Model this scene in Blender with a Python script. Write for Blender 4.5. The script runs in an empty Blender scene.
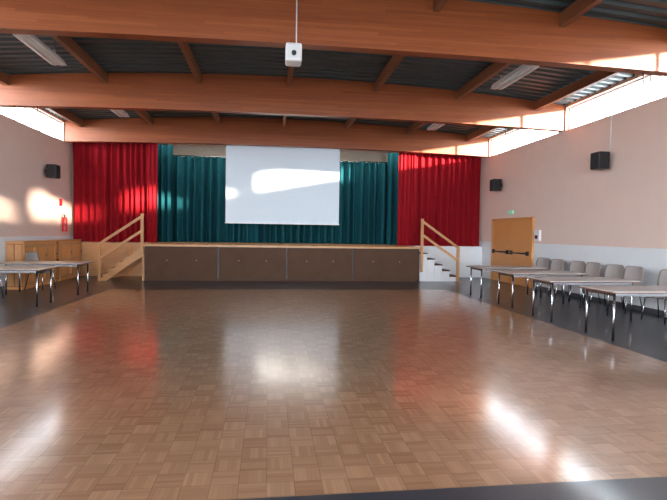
import bpy, bmesh, math, random
from mathutils import Vector, Matrix
random.seed(4)
S=bpy.context.scene
COL=S.collection
# ------------------------------------------------------------------ materials
def new_mat(name):
    m=bpy.data.materials.new(name); m.use_nodes=True
    nt=m.node_tree; b=nt.nodes['Principled BSDF']
    return m,nt,b
def N(nt,t,**k):
    n=nt.nodes.new(t)
    for a,v in k.items(): setattr(n,a,v)
    return n
def math_(nt,op,a,b=None,c=None):
    n=N(nt,'ShaderNodeMath',operation=op)
    for i,v in enumerate((a,b,c)):
        if v is None: continue
        if isinstance(v,(int,float)): n.inputs[i].default_value=v
        else: nt.links.new(v,n.inputs[i])
    return n.outputs[0]
def mixc(nt,f,a,b):
    n=N(nt,'ShaderNodeMix',data_type='RGBA')
    for i,v in ((0,f),(6,a),(7,b)):
        if isinstance(v,(int,float)): n.inputs[i].default_value=v
        elif isinstance(v,tuple): n.inputs[i].default_value=(*v,1)
        else: nt.links.new(v,n.inputs[i])
    return n.outputs[2]
def pos(nt):
    g=N(nt,'ShaderNodeNewGeometry'); s=N(nt,'ShaderNodeSeparateXYZ')
    nt.links.new(g.outputs['Position'],s.inputs[0]); return g.outputs['Position'],s.outputs
def mat(name,col,rough=.5,metal=0,var=.08,scale=6,stretch=(1,1,1),bump=0,spec=.5,obj=True):
    m,nt,b=new_mat(name)
    tc=N(nt,'ShaderNodeTexCoord'); mp=N(nt,'ShaderNodeMapping'); mp.inputs['Scale'].default_value=stretch
    nt.links.new(tc.outputs['Object'],mp.inputs[0])
    nz=N(nt,'ShaderNodeTexNoise'); nz.inputs['Scale'].default_value=scale; nz.inputs['Detail'].default_value=5
    nt.links.new(mp.outputs[0],nz.inputs[0])
    c=mixc(nt,nz.outputs[0],tuple(max(0,v*(1-var)) for v in col),tuple(min(1,v*(1+var)) for v in col))
    nt.links.new(c,b.inputs['Base Color'])
    b.inputs['Roughness'].default_value=rough; b.inputs['Metallic'].default_value=metal
    b.inputs['Specular IOR Level'].default_value=spec
    if bump:
        bp=N(nt,'ShaderNodeBump'); bp.inputs['Strength'].default_value=bump; bp.inputs['Distance'].default_value=.01
        nt.links.new(nz.outputs[0],bp.inputs['Height']); nt.links.new(bp.outputs[0],b.inputs['Normal'])
    return m
M_pink=mat('plaster_pink',(.79,.60,.52),.75,var=.04,scale=2.5,bump=.05)
M_white=mat('paint_white',(.80,.80,.81),.6,var=.03,scale=3)
M_wallb=mat('paint_back',(.75,.72,.67),.7)
M_dark=mat('panel_brown',(.105,.055,.033),.7,var=.2,scale=3,spec=.2)
M_ltwood=mat('light_wood',(.55,.28,.12),.4,var=.2,scale=4,stretch=(1,1,8))
M_door=mat('door_wood',(.70,.32,.11),.45,var=.12,scale=4,stretch=(6,6,1))
M_purlin=mat('purlin_wood',(.25,.095,.042),.5,var=.25,scale=5,stretch=(6,.5,6))
M_steel=mat('steel',(.55,.55,.57),.25,metal=1,var=.03)
M_blk=mat('black_plastic',(.015,.015,.018),.45)
M_grill=mat('speaker_grille',(.03,.03,.033),.8,var=.5,scale=200)
M_wplas=mat('white_plastic',(.8,.8,.8),.35,var=.01)
M_tabtop=mat('table_laminate',(.55,.50,.47),.3,var=.05,scale=10)
M_tabedge=mat('table_edge',(.16,.08,.05),.4)
M_chair=mat('chair_plastic',(.33,.28,.26),.5,var=.06)
M_screen=mat('screen_fabric',(.70,.78,.85),.8,var=.01)
M_base=mat('baseboard',(.08,.08,.09),.5)
M_frame=mat('window_frame',(.75,.74,.72),.4,var=.02)
M_red=mat('red_velvet',(.31,.012,.02),.9,var=.15,scale=8,bump=.1,spec=.1)
M_green=mat('teal_velvet',(.011,.083,.105),.9,var=.15,scale=8,bump=.1,spec=.1)
M_redp=mat('red_paint',(.6,.02,.02),.3)
M_ext=mat('concrete',(.35,.34,.33),.9)
# glulam
def glulam():
    m,nt,b=new_mat('glulam'); P,s=pos(nt)
    lam=math_(nt,'DIVIDE',s['Z'],.045); li=math_(nt,'FLOOR',lam); fr=math_(nt,'FRACT',lam)
    w=N(nt,'ShaderNodeTexWhiteNoise',noise_dimensions='2D')
    cx=N(nt,'ShaderNodeCombineXYZ'); nt.links.new(li,cx.inputs[0])
    seg=math_(nt,'FLOOR',math_(nt,'ADD',math_(nt,'DIVIDE',s['X'],2.6),math_(nt,'MULTIPLY',li,.37))); nt.links.new(seg,cx.inputs[1])
    nt.links.new(cx.outputs[0],w.inputs[0])
    mp=N(nt,'ShaderNodeMapping'); mp.inputs['Scale'].default_value=(.8,12,14); nt.links.new(P,mp.inputs[0])
    nz=N(nt,'ShaderNodeTexNoise'); nz.inputs['Scale'].default_value=2.5; nz.inputs['Detail'].default_value=6; nt.links.new(mp.outputs[0],nz.inputs[0])
    f=math_(nt,'ADD',math_(nt,'MULTIPLY',w.outputs[0],.45),math_(nt,'MULTIPLY',nz.outputs[0],.6))
    c=mixc(nt,f,(.21,.050,.014),(.42,.125,.04))
    gap=math_(nt,'LESS_THAN',fr,.07)
    c=mixc(nt,math_(nt,'MULTIPLY',gap,.35),c,(.12,.035,.018))
    nt.links.new(c,b.inputs['Base Color']); b.inputs['Roughness'].default_value=.42
    return m
M_glu=glulam()
def floor_mat():
    m,nt,b=new_mat('parquet_and_lino'); P,s=pos(nt); T=.165
    gx=math_(nt,'DIVIDE',s['X'],T); gy=math_(nt,'DIVIDE',s['Y'],T)
    ix=math_(nt,'FLOOR',gx); iy=math_(nt,'FLOOR',gy); fx=math_(nt,'FRACT',gx); fy=math_(nt,'FRACT',gy)
    par=math_(nt,'FLOORED_MODULO',math_(nt,'ADD',ix,iy),2)
    ip=math_(nt,'SUBTRACT',1,par)
    fc=math_(nt,'ADD',math_(nt,'MULTIPLY',par,fx),math_(nt,'MULTIPLY',ip,fy))
    f5=math_(nt,'MULTIPLY',fc,6); fi=math_(nt,'FLOOR',f5); ff=math_(nt,'FRACT',f5)
    cx=N(nt,'ShaderNodeCombineXYZ'); nt.links.new(ix,cx.inputs[0]); nt.links.new(iy,cx.inputs[1]); nt.links.new(fi,cx.inputs[2])
    w=N(nt,'ShaderNodeTexWhiteNoise',noise_dimensions='3D'); nt.links.new(cx.outputs[0],w.inputs[0])
    c2=N(nt,'ShaderNodeCombineXYZ'); nt.links.new(ix,c2.inputs[0]); nt.links.new(iy,c2.inputs[1])
    w2=N(nt,'ShaderNodeTexWhiteNoise',noise_dimensions='3D'); nt.links.new(c2.outputs[0],w2.inputs[0])
    nz=N(nt,'ShaderNodeTexNoise'); nz.inputs['Scale'].default_value=.7; nz.inputs['Detail'].default_value=3; nt.links.new(P,nz.inputs[0])
    f=math_(nt,'ADD',math_(nt,'ADD',math_(nt,'MULTIPLY',w.outputs[0],.4),math_(nt,'MULTIPLY',w2.outputs[0],.25)),math_(nt,'MULTIPLY',nz.outputs[0],.2))
    f=math_(nt,'ADD',f,math_(nt,'MULTIPLY',par,.15))
    c=mixc(nt,f,(.30,.148,.078),(.53,.32,.195))
    g1=math_(nt,'LESS_THAN',ff,.06)
    e=math_(nt,'MAXIMUM',math_(nt,'LESS_THAN',fx,.03),math_(nt,'LESS_THAN',fy,.03))
    g=math_(nt,'MAXIMUM',math_(nt,'MULTIPLY',g1,.3),math_(nt,'MULTIPLY',e,.4))
    c=mixc(nt,g,c,(.10,.05,.03))
    ins=math_(nt,'MULTIPLY',math_(nt,'MULTIPLY',math_(nt,'GREATER_THAN',s['X'],-3.95),math_(nt,'LESS_THAN',s['X'],4.78)),
              math_(nt,'MULTIPLY',math_(nt,'GREATER_THAN',s['Y'],2.80),math_(nt,'LESS_THAN',s['Y'],13.1)))
    nl=N(nt,'ShaderNodeTexNoise'); nl.inputs['Scale'].default_value=60; nt.links.new(P,nl.inputs[0])
    lino=mixc(nt,nl.outputs[0],(.03,.035,.045),(.06,.066,.08))
    col=mixc(nt,ins,lino,c)
    nt.links.new(col,b.inputs['Base Color'])
    b.inputs['Roughness'].default_value=.35
    nr=N(nt,'ShaderNodeTexNoise'); nr.inputs['Scale'].default_value=1.3; nr.inputs['Detail'].default_value=4; nt.links.new(P,nr.inputs[0])
    nt.links.new(math_(nt,'ADD',.45,math_(nt,'MULTIPLY',ins,.55)),b.inputs['Coat Weight']); b.inputs['Coat IOR'].default_value=1.6
    nt.links.new(math_(nt,'ADD',.10,math_(nt,'MULTIPLY',nr.outputs[0],.10)),b.inputs['Coat Roughness'])
    nb=N(nt,'ShaderNodeTexNoise'); nb.inputs['Scale'].default_value=3.5; nb.inputs['Detail'].default_value=1; nt.links.new(P,nb.inputs[0])
    h=math_(nt,'ADD',math_(nt,'MULTIPLY',w2.outputs[0],.05),nb.outputs[0])
    bp=N(nt,'ShaderNodeBump'); bp.inputs['Strength'].default_value=.18; bp.inputs['Distance'].default_value=.004
    nt.links.new(h,bp.inputs['Height']); nt.links.new(bp.outputs[0],b.inputs['Normal']); nt.links.new(bp.outputs[0],b.inputs['Coat Normal'])
    b.inputs['Specular IOR Level'].default_value=.25
    return m
M_floor=floor_mat()
M_deck=mat('metal_deck',(.06,.088,.095),.4,metal=.2,var=.15,scale=3)
def emis(name,col,st):
    m,nt,b=new_mat(name); b.inputs['Base Color'].default_value=(*col,1)
    b.inputs['Emission Color'].default_value=(*col,1); b.inputs['Emission Strength'].default_value=st; return m
M_exit=emis('exit_green',(.35,.75,.5),.15)
M_fill=emis('stage_fill_glow',(1,.95,.85),30)  # glow of the added stage fill strip
# ------------------------------------------------------------------ mesh builder
class MB:
    def __init__(s): s.bm=bmesh.new(); s.mats=[]
    def mi(s,m):
        if m not in s.mats: s.mats.append(m)
        return s.mats.index(m)
    def faces(s,vs,fs,m,smooth=False):
        b=[s.bm.verts.new(v) for v in vs]; k=s.mi(m); out=[]
        for f in fs:
            fa=s.bm.faces.new([b[i] for i in f]); fa.material_index=k; fa.smooth=smooth; out.append(fa)
        return out
    def box(s,a,b,m,bev=0):
        x0,y0,z0=a;x1,y1,z1=b
        vs=[(x0,y0,z0),(x1,y0,z0),(x1,y1,z0),(x0,y1,z0),(x0,y0,z1),(x1,y0,z1),(x1,y1,z1),(x0,y1,z1)]
        fs=[(0,3,2,1),(4,5,6,7),(0,1,5,4),(1,2,6,5),(2,3,7,6),(3,0,4,7)]
        out=s.faces(vs,fs,m)
        if bev:
            ed=list({e for f in out for e in f.edges})
            r=bmesh.ops.bevel(s.bm,geom=ed,offset=bev,segments=2,affect='EDGES',profile=.5)
            for f in r['faces']: f.material_index=s.mi(m)
    def prism(s,prof,y0,y1,m,axis='Y'):
        n=len(prof)
        if axis=='Y': vs=[(a,y0,z) for a,z in prof]+[(a,y1,z) for a,z in prof]
        else: vs=[(y0,a,z) for a,z in prof]+[(y1,a,z) for a,z in prof]
        fs=[tuple(range(n)),tuple(range(2*n-1,n-1,-1))]+[(i,n+i,n+(i+1)%n,(i+1)%n) for i in range(n)]
        s.faces(vs,fs,m)
    def tube(s,pts,r,m,seg=10):
        pts=[Vector(p) for p in pts]; k=s.mi(m); rings=[]
        for i,p in enumerate(pts):
            d=(pts[min(i+1,len(pts)-1)]-pts[max(i-1,0)]).normalized()
            up=Vector((0,0,1)) if abs(d.z)<.9 else Vector((0,1,0))
            a=d.cross(up).normalized(); c=d.cross(a)
            rings.append([s.bm.verts.new(p+a*r*math.cos(t*2*math.pi/seg)+c*r*math.sin(t*2*math.pi/seg)) for t in range(seg)])
        for i in range(len(rings)-1):
            for t in range(seg):
                f=s.bm.faces.new([rings[i][t],rings[i][(t+1)%seg],rings[i+1][(t+1)%seg],rings[i+1][t]]); f.material_index=k; f.smooth=True
        for rg in (rings[0],rings[-1]):
            f=s.bm.faces.new(rg); f.material_index=k
    def obj(s,name,loc=(0,0,0),rot=0,recalc=True):
        if recalc: bmesh.ops.recalc_face_normals(s.bm,faces=s.bm.faces)
        me=bpy.data.meshes.new(name); s.bm.to_mesh(me); s.bm.free()
        for m in s.mats: me.materials.append(m)
        o=bpy.data.objects.new(name,me); COL.objects.link(o); o.location=loc; o.rotation_euler=(0,0,rot); return o
def inst(o,loc,rot=0):
    n=bpy.data.objects.new(o.name,o.data); COL.objects.link(n); n.location=loc; n.rotation_euler=(0,0,rot); return n
# ------------------------------------------------------------------ dimensions
XL,XR=-6.35,7.55; YR,YP,YB=-6.0,16.95,21.0
XC=.6; HW=6.95
def rt(x): return 5.22-.35*((x-XC)/HW)**2
def bb(x): return 4.34-.11*((x-XC)/HW)**2
BEAMS=[-5.75,-1.25,3.25,7.75,12.25,16.75]
W0,W1=4.22,4.81
SH=1.09
# floor
b=MB(); b.box((XL-.25,YR-.25,-.2),(XR+.25,YB+.2,0),M_floor); b.obj('floor')
# side walls with clerestory
PH=.14
def side(name,x0,x1,inner):
    b=MB()
    b.box((x0,YR,0),(x1,YB,1.29),M_white)
    b.box((x0,YR,1.29),(x1,YB,W0),M_pink)
    b.box((x0,YR,W1),(x1,YB,5.0),M_pink)
    b.box((x0,YP,W0),(x1,YB,W1),M_pink)
    for y in BEAMS:
        b.box((x0,max(YR,y-PH),W0),(x1,y+PH+.06,W1),M_pink)
    b.obj(name)
side('wall_left',XL-.25,XL,XL); side('wall_right',XR,XR+.25,XR)
# rear wall with big windows, and an added sun-blocking wall outside
b=MB()
wins=[(-6.0,-1.9),(-1.5,2.7),(3.1,7.2)]
RZ0,RZ1=.5,4.0
xs=[XL]+[v for w in wins for v in w]+[XR]
for i in range(0,len(xs),2): b.box((xs[i],YR-.25,0),(xs[i+1],YR,5.3),M_pink)
for w in wins:
    b.box((w[0],YR-.25,0),(w[1],YR,RZ0),M_pink); b.box((w[0],YR-.25,RZ1),(w[1],YR,5.3),M_pink)
b.obj('wall_rear')
b=MB(); b.box((XR,-26,-.2),(XR+.3,YR-.26,6.5),M_ext); b.obj('wall_sun_blocker')  # unseen wall, added to keep direct sun out of the rear windows
b=MB(); b.box((-60,-60,-.5),(60,60,-.25),M_ext); b.obj('ground_outside')
# windows
wn=1
def portal(loc,rot,sx,sy):
    l=bpy.data.lights.new('portal','AREA'); l.shape='RECTANGLE'; l.size=sx; l.size_y=sy; l.cycles.is_portal=True
    o=bpy.data.objects.new('window_portal',l); COL.objects.link(o); o.location=loc; o.rotation_euler=rot
for side_,xw in (('l',XL-.12),('r',XR+.12)):
    for i in range(5):
        y0=BEAMS[i]+PH+.06; y1=BEAMS[i+1]-PH
        b=MB(); t=.04
        b.box((xw-.03,y0,W0),(xw+.03,y1,W0+t),M_frame); b.box((xw-.03,y0,W1-t),(xw+.03,y1,W1),M_frame)
        for k in range(4):
            y=y0+(y1-y0-t)*k/3; b.box((xw-.03,y,W0+t),(xw+.03,y+t,W1-t),M_frame)
        b.obj('window_%d'%wn); wn+=1
        sx=1 if side_=='l' else -1
        portal((xw-sx*.1,(y0+y1)/2,(W0+W1)/2),(0,-sx*math.pi/2,0),W1-W0,y1-y0)
for w in wins:
    b=MB(); y=YR-.13; t=.06
    b.box((w[0],y-.03,RZ0),(w[1],y+.03,RZ0+t),M_frame); b.box((w[0],y-.03,RZ1-t),(w[1],y+.03,RZ1),M_frame)
    for k in range(4):
        x=w[0]+(w[1]-w[0]-t)*k/3; b.box((x,y-.03,RZ0+t),(x+t,y+.03,RZ1-t),M_frame)
    b.obj('window_%d'%wn); wn+=1
    portal(((w[0]+w[1])/2,YR-.24,(RZ0+RZ1)/2),(math.pi/2,0,0),w[1]-w[0],RZ1-RZ0)
# ceiling: corrugated deck
b=MB(); pr=[]; y=YR-.3; p=.25; h=.05
while y<YB+.2:
    pr+=[(y,0),(y+.10,0),(y+.13,h),(y+.22,h)]; y+=p
NX=28; grid=[]
for i in range(NX+1):
    x=XL-.3+(XR-XL+.6)*i/NX; grid.append([b.bm.verts.new((x,yy,rt(x)+zz)) for yy,zz in pr])
k=b.mi(M_deck)
for i in range(NX):
    for j in range(len(pr)-1):
        f=b.bm.faces.new([grid[i][j],grid[i+1][j],grid[i+1][j+1],grid[i][j+1]]); f.material_index=k
xs=[XL-.6+(XR-XL+1.2)*i/NX for i in range(NX+1)]
prof=[(x,rt(x)+.08) for x in xs]+[(x,rt(x)+.2) for x in reversed(xs)]
b.prism(prof,YR-.4,YB+.3,M_ext); b.obj('ceiling')
# beams
for y in BEAMS:
    b=MB(); xs=[XL-.0+(XR-XL)*i/32 for i in range(33)]
    prof=[(x,bb(x)) for x in xs]+[(x,rt(x)-.002) for x in reversed(xs)]
    b.prism(prof,y-.1,y+.1,M_glu); b.obj('ceiling_beam')
# purlins
for i in range(5):
    for kx in range(-3,4):
        x=XC-.15+2.1*kx; z=rt(x)
        b=MB(); b.box((x-.05,BEAMS[i]+.1,z-.23),(x+.05,BEAMS[i+1]-.1,z-.012),M_purlin); b.obj('ceiling_purlin')
# baseboards
b=MB(); b.box((XR-.02,YR,0),(XR,13.45,.1),M_base); b.obj('baseboard_right')
b=MB(); b.box((XL,YR,0),(XL+.02,13.0,.1),M_base); b.obj('baseboard_left')
# ------------------------------------------------------------------ stage
SX0,SX1,SY=-3.65,4.77,15.3
b=MB()
b.box((SX0+.03,SY+.05,0),(SX1-.03,YP-.05,SH-.06),M_blk)
b.box((SX0,SY,SH-.06),(SX1,YP+.1,SH),M_ltwood)
b.box((XL+.02,YP+.0,0),(SX0+.02,YP+.1,SH-.06),M_ltwood)
b.box((XL+.02,YP+.0,SH-.06),(SX0+.0,YP+.1,SH),M_ltwood)
b.box((SX1-.02,YP+.0,0),(XR-.02,YP+.1,SH),M_white)
b.box((XL+.02,YP+.1,.9),(XR-.02,YB-.05,SH),M_ltwood)
px=[SX0+.03,-1.5,.55,2.6,SX1-.03]
for i in range(4):
    b.box((px[i]+.02,SY+.02,.09),(px[i+1]-.02,SY+.05,SH-.075),M_dark)
    for f in (.3,.7):
        x=px[i]+(px[i+1]-px[i])*f; b.tube([(x,SY+.012,.62),(x,SY+.02,.62)],.014,M_tabtop,12)
b.box((SX0+.03,SY+.08-.035,0),(SX1-.03,SY+.07,.08),M_dark)
for x in (-6.3,-5.4,-4.5): b.box((x,YP-.02,.05),(x+.08,YP,SH-.08),M_door)
b.obj('stage')
# stage house
b=MB(); b.box((XL,YB-.05,SH),(XR,YB+.2,5.4),M_wallb); b.obj('wall_stage_back')
b=MB(); xs=[XL+(XR-XL)*i/20 for i in range(21)]
b.prism([(XL,4.36),(XR,4.36)]+[(x,rt(x)-.002) for x in reversed(xs)],17.3,17.42,M_pink); b.obj('wall_proscenium')
b=MB(); b.box((-4,17.6,4.80),(5,17.75,4.86),M_wplas); b.box((-3.9,17.62,4.77),(4.9,17.73,4.80),M_fill)  # added fill strip, hidden behind the beam, to brighten the stage interior
for x in (-3.2,4.2): b.box((x,17.66,4.86),(x+.03,17.69,rt(x)-.005),M_steel)
b.obj('ceiling_added_fill')
# curtains
def curtain(name,x0,x1,y,z0,z1,m,wl=.21,amp=.10,seed=0,rod=True):
    rnd=random.Random(seed); b=MB(); n=int((x1-x0)/.014); rows=14; ph=0; pts=[]
    w=wl; am=amp
    for i in range(n+1):
        x=x0+(x1-x0)*i/n
        if i%10==0: w=wl*rnd.uniform(.65,1.5); am=amp*rnd.uniform(.55,1.1)
        ph+=2*math.pi*.014/w
        pts.append((x,ph,am))
    k=b.mi(m); g=[]
    for r in range(rows+1):
        t=r/rows; z=z0+(z1-z0)*t; row=[]
        for x,phh,a in pts:
            a2=a*(1.0-.3*t)
            yy=y+a2*math.sin(phh+.25*math.sin(3*t+x*2))+.012*math.sin(x*11+t*4)
            row.append(b.bm.verts.new((x,yy,z)))
        g.append(row)
    for r in range(rows):
        for i in range(n):
            f=b.bm.faces.new([g[r][i],g[r][i+1],g[r+1][i+1],g[r+1][i]]); f.material_index=k; f.smooth=True
    b.tube([(x0,y,z1+.02),(x1,y,z1+.02)],.02,M_steel)
    return b.obj(name)
curtain('red_stage_curtain',XL+.05,SX0-.1,17.17,SH+.012,4.5,M_red,seed=1)
curtain('red_stage_curtain',4.95,XR-.06,17.17,SH+.012,4.5,M_red,seed=2)
curtain('red_stage_curtain',4.45,5.1,17.02,SH+.012,4.5,M_red,seed=3,wl=.14,amp=.04)
curtain('red_stage_curtain',-3.95,-3.62,17.02,SH+.012,4.5,M_red,seed=4,wl=.14,amp=.04)
curtain('teal_backdrop_curtain',-4.6,5.7,18.6,SH+.012,4.17,M_green,seed=5,wl=.28,amp=.17)
curtain('teal_wing_curtain',-4.2,-3.3,17.95,SH+.012,4.55,M_green,seed=6)
curtain('teal_wing_curtain',4.28,5.2,17.95,SH+.012,4.55,M_green,seed=7)
# projection screen
b=MB(); b.box((-1.43,16.955,1.8),(2.37,16.962,4.42),M_screen); b.box((-1.45,16.94,1.77),(2.39,16.975,1.8),M_wplas)
b.tube([(-1.6,16.96,4.47),(2.54,16.96,4.47)],.06,M_wplas,14); b.obj('projection_screen')
# ------------------------------------------------------------------ stairs
def stairs(name,xe,xb,solid):
    sg=1 if xb>xe else -1; b=MB(); n=5; run=(abs(xb-xe))/n; y0,y1=15.42,16.4
    for i in range(n):
        z=SH*(n-i)/(n+1); xa=xe+sg*run*i+sg*.005; xo=xe+sg*run*(i+1)
        if solid: b.box((min(xa,xo),y0,0),(max(xa,xo),y1,z-.035),M_white)
        b.box((min(xa,xo)-.012,y0-.01,z-.035),(max(xa,xo)+.012,y1+.01,z),M_ltwood if not solid else M_dark)
    if not solid:
        for y in (y0-.03,y1+.0):
            b.prism([(xe+sg*.01,SH-.03),(xe+sg*.01,SH-.33),(xb-sg*.18,0),(xb+sg*.06,0)],y,y+.04,M_ltwood)
        b.box((min(xe,xe+sg*.06)+.01*sg,y0,0),(max(xe,xe+sg*.06),y0+.06,SH-.3),M_ltwood)
    yr=y0-.06
    for x,z0,z1 in ((xe+sg*.05,SH-.3 if not solid else .3,1.99),(xb+sg*.0,0,1.1)):
        b.box((x-.04,yr-.03,z0),(x+.04,yr+.03,z1),M_ltwood)
    for dz in (0,-.42):
        xa,xo=xe+sg*.05,xb; za,zo=1.95+dz,1.06+dz
        b.prism([(xa-sg*.06,za+.04),(xa-sg*.06,za-.05),(xo+sg*.03,zo-.05),(xo+sg*.03,zo+.04)],yr-.055,yr-.03,M_ltwood)
    b.obj(name)
stairs('stage_stairs',SX0,-4.9,False); stairs('stage_stairs',SX1,6.02,True)
# ------------------------------------------------------------------ double door right
b=MB(); x=XR-.003
b.box((x-.06,13.5,0.002),(x,13.58,2.05),M_door); b.box((x-.06,16.05,0.002),(x,16.13,2.05),M_door); b.box((x-.06,13.58,1.98),(x,16.05,2.05),M_door)
for y0,y1 in ((13.59,14.81),(14.82,16.04)):
    b.box((x-.045,y0,.01),(x,y1,1.975),M_door)
    b.tube([(x-.11,y0+.12,.98),(x-.11,y1-.12,.98)],.02,M_blk)
    for yy in (y0+.12,y1-.12): b.box((x-.12,yy-.03,.92),(x-.04,yy+.03,1.04),M_blk)
b.obj('door_1')
b=MB(); b.box((XR-.04,14.75,2.17),(XR,15.05,2.29),M_exit,.005); b.obj('exit_sign')
b=MB(); b.box((XR-.07,13.12,1.36),(XR,13.4,1.66),M_wplas,.01); b.box((XR-.075,13.18,1.42),(XR-.07,13.34,1.52),M_steel); b.obj('wall_control_box')
b=MB(); b.tube([(XR-.015,10.35,3.45),(XR-.015,10.35,W0)],.012,M_wplas); b.obj('wall_conduit')
# speakers
def speaker(x,y,z,s,r):
    b=MB(); b.box((-.13,-.15,-.19),(.13,.15,.19),M_blk,.015); b.box((-.145,-.13,-.17),(-.13,.13,.17),M_grill)
    b.box((.13,-.03,-.05),(.22,.03,.05),M_blk)
    b.obj('wall_speaker',(x-s*.215,y,z),r)
speaker(XR,10.4,3.2,1,0); speaker(XR,15.6,3.14,1,0); speaker(XL,15.3,3.14,-1,math.pi)
# left wood cabinets
def cabinet(y0,y1,n,hh=1.18):
    b=MB(); x0,x1=XL+.01,XL+.4
    b.box((x0,y0,0),(x1,y1,hh-.04),M_door); b.box((x0,y0-.02,hh-.04),(x1+.03,y1+.02,hh),M_ltwood)
    for i in range(n):
        a=y0+(y1-y0)*i/n; c=y0+(y1-y0)*(i+1)/n
        for u0,u1,v0,v1 in ((a+.02,a+.09,.08,hh-.08),(c-.09,c-.02,.08,hh-.08),(a+.09,c-.09,.08,.16),(a+.09,c-.09,hh-.16,hh-.08),(a+.09,c-.09,.58,.65)):
            b.box((x1,u0,v0),(x1+.02,u1,v1),M_ltwood)
        b.tube([(x1+.02,c-.06,.8),(x1+.05,c-.06,.8)],.015,M_blk)
    b.box((x0+.02,y0-.012,.06),(x1-.02,y0,hh-.06),M_purlin)
    for zz in (.08,.64):
        for xx in (x0+.03,x0+.21): b.box((xx,y0-.024,zz),(xx+.155,y0-.012,zz+.46),M_ltwood)
    b.obj('wooden_cabinet')
cabinet(13.1,15.0,3); cabinet(15.25,16.85,2)
# extinguisher
b=MB(); y=16.35; x=XL+.12
b.tube([(x,y,1.42),(x,y,1.44),(x,y,1.8),(x,y,1.86)],.075,M_redp,16); b.tube([(x,y,1.86),(x,y,1.93)],.025,M_blk)
b.box((x-.02,y-.1,1.92),(x+.02,y+.03,1.95),M_blk); b.tube([(x,y-.04,1.93),(x+.02,y-.11,1.85),(x+.03,y-.1,1.6)],.012,M_blk)
b.box((XL,y-.04,1.55),(XL+.05,y+.04,1.75),M_steel); b.obj('fire_extinguisher')
b=MB(); b.box((XL,16.25,2.2),(XL+.012,16.45,2.42),M_redp); b.obj('fire_sign')
# ------------------------------------------------------------------ ceiling strip fittings (switched off)
def strip(x,y0,L=1.5):
    b=MB(); z=4.66
    b.prism([(x-.14,z),(x+.14,z),(x+.09,z+.1),(x-.09,z+.1)],y0,y0+L,M_wplas)
    b.tube([(x-.06,y0+.05,z-.012),(x-.06,y0+L-.05,z-.012)],.016,M_wplas); b.tube([(x+.06,y0+.05,z-.012),(x+.06,y0+L-.05,z-.012)],.016,M_wplas)
    for yy in (y0+.2,y0+L-.2): b.tube([(x,yy,z+.1),(x,yy,rt(x)+.02)],.008,M_steel)
    b.obj('ceiling_strip_light')
for y0 in (-.2,4.4,8.9,13.3):
    strip(-4.05,y0); strip(4.85,y0)
# projector unit on beam
b=MB(); b.box((.22,7.48,4.03),(.46,7.78,4.3),M_wplas,.03); b.tube([(.34,7.48,4.14),(.34,7.45,4.14)],.035,M_blk,16)
b.tube([(.34,7.68,4.3),(.34,7.68,4.345)],.03,M_steel); b.tube([(.38,7.6,4.29),(.38,7.63,4.4),(.38,7.635,5.2)],.01,M_wplas); b.obj('ceiling_projector')
def hook(x,y,z):
    b=MB(); zt=bb(x)+.01
    b.tube([(x,y,zt),(x,y,z)],.01,M_blk)
    b.tube([(x+.04*math.sin(a*.6),y,z-.04+.04*math.cos(a*.6)) for a in range(8)],.009,M_blk); b.obj('hanging_hook')
hook(-5.25,12.25,3.98); hook(6.2,7.75,4.1); hook(6.0,12.25,4.05)
# ------------------------------------------------------------------ tables
def table_mesh(L=1.7,D=.8,H=.73):
    b=MB(); b.box((0,0,H-.025),(L,D,H),M_tabtop,.006)
    b.box((-.004,-.004,H-.03),(L+.004,D+.004,H-.015),M_tabedge)
    e=.09
    for x in (e,L-e):
        for y in (e,D-e): b.tube([(x,y,H-.03),(x,y,.02)],.018,M_steel); b.tube([(x,y,.02),(x,y,0)],.022,M_blk)
        b.box((x-.015,e,H-.08),(x+.015,D-e,H-.028),M_steel)
    for y in (e,D-e): b.box((e,y-.015,H-.08),(L-e,y+.015,H-.028),M_steel)
    return b.obj('folding_table')
t=table_mesh(); t.location=(4.97,11.3,0)
for xx,yy in ((4.92,9.65),(4.83,8.05),(4.85,6.5)): inst(t,(xx,yy,0))
inst(t,(-6.0,10.1,0)); inst(t,(-5.9,11.9,0))
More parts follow.
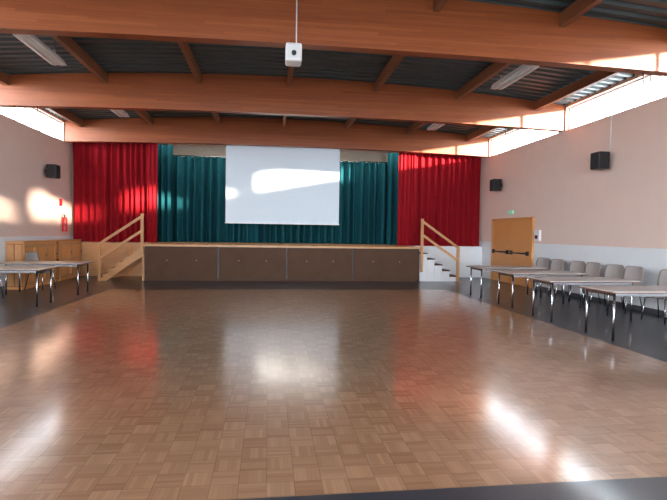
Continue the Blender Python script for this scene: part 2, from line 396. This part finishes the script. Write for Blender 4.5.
# chairs
def chair_mesh():
    b=MB()
    prof=[(.23,.425),(.21,.445),(.14,.45),(.05,.44),(-.05,.432),(-.13,.435),(-.18,.455),(-.205,.50),(-.22,.57),(-.24,.68),(-.262,.80),(-.275,.88),(-.283,.92)]
    wd=[.19,.21,.22,.22,.22,.215,.21,.205,.21,.22,.22,.20,.16]
    n=10; k=b.mi(M_chair); th=.012
    def grid(off):
        g=[]
        for i,((px_,pz),w) in enumerate(zip(prof,wd)):
            a=prof[max(0,i-1)]; c_=prof[min(len(prof)-1,i+1)]
            tx,tz=c_[0]-a[0],c_[1]-a[1]; L=math.hypot(tx,tz); nx,nz_=tz/L,-tx/L
            row=[]
            for j in range(n+1):
                u=2*j/n-1; c=.03*u*u; back=i>6
                row.append(b.bm.verts.new((px_+(c if back else 0)-nx*off,u*w,pz+(0 if back else c*.8)-nz_*off)))
            g.append(row)
        return g
    A=grid(0); B=grid(th); m_=len(A)
    def F(v):
        f=b.bm.faces.new(v); f.material_index=k; f.smooth=True
    for i in range(m_-1):
        for j in range(n):
            F([A[i][j],A[i][j+1],A[i+1][j+1],A[i+1][j]]); F([B[i][j+1],B[i][j],B[i+1][j],B[i+1][j+1]])
        F([A[i][0],A[i+1][0],B[i+1][0],B[i][0]]); F([A[i][n],B[i][n],B[i+1][n],A[i+1][n]])
    for j in range(n):
        F([A[0][j],B[0][j],B[0][j+1],A[0][j+1]]); F([A[-1][j],A[-1][j+1],B[-1][j+1],B[-1][j]])
    for s in (-1,1):
        b.tube([(.23,s*.21,0),(.19,s*.18,.40),(.12,s*.16,.41),(-.12,s*.16,.41),(-.18,s*.18,.39),(-.27,s*.21,0)],.011,M_steel,8)
    b.tube([(.1,-.16,.41),(.1,.16,.41)],.01,M_steel,8); b.tube([(-.1,-.16,.41),(-.1,.16,.41)],.01,M_steel,8)
    return b.obj('stacking_chair')
c=chair_mesh(); c.location=(7.08,12.5,0); c.rotation_euler=(0,0,math.pi+.3)
for yy,r in ((11.85,.25),(11.0,.3),(10.45,.2),(9.7,.3),(9.15,.25),(8.2,.3),(7.65,.3),(6.95,.2)):
    inst(c,(7.08,yy,0),math.pi+r)
inst(c,(-5.9,11.35,0),-.3); inst(c,(-5.55,13.1,0),-.3)
# ------------------------------------------------------------------ light
w=bpy.data.worlds.new('sky'); S.world=w; w.use_nodes=True; nt=w.node_tree
bg=nt.nodes['Background']; bg.inputs[0].default_value=(.81,.91,1,1); bg.inputs[1].default_value=26
sun=bpy.data.lights.new('sun','SUN'); sun.energy=27; sun.angle=.03; sun.color=(1,.85,.68)
so=bpy.data.objects.new('sun',sun); COL.objects.link(so)
d=Vector((-1,1.1,-.17)); so.rotation_euler=d.to_track_quat('-Z','Y').to_euler()
# ------------------------------------------------------------------ camera
cam=bpy.data.cameras.new('camera'); co=bpy.data.objects.new('camera',cam); COL.objects.link(co); S.camera=co
cam.sensor_width=36; cam.lens=27.0
th=math.radians(7.4); p=math.radians(1.95); r=math.radians(.86)
fw=Vector((math.sin(th)*math.cos(p),math.cos(th)*math.cos(p),-math.sin(p)))
rg=Vector((math.cos(th),-math.sin(th),0)); up=rg.cross(fw)
rg2=rg*math.cos(r)+up*math.sin(r); up2=up*math.cos(r)-rg*math.sin(r)
co.matrix_world=Matrix(((rg2.x,up2.x,-fw.x,0),(rg2.y,up2.y,-fw.y,0),(rg2.z,up2.z,-fw.z,1.5),(0,0,0,1)))
S.view_settings.view_transform='Standard'; S.view_settings.exposure=.12; S.view_settings.gamma=.93
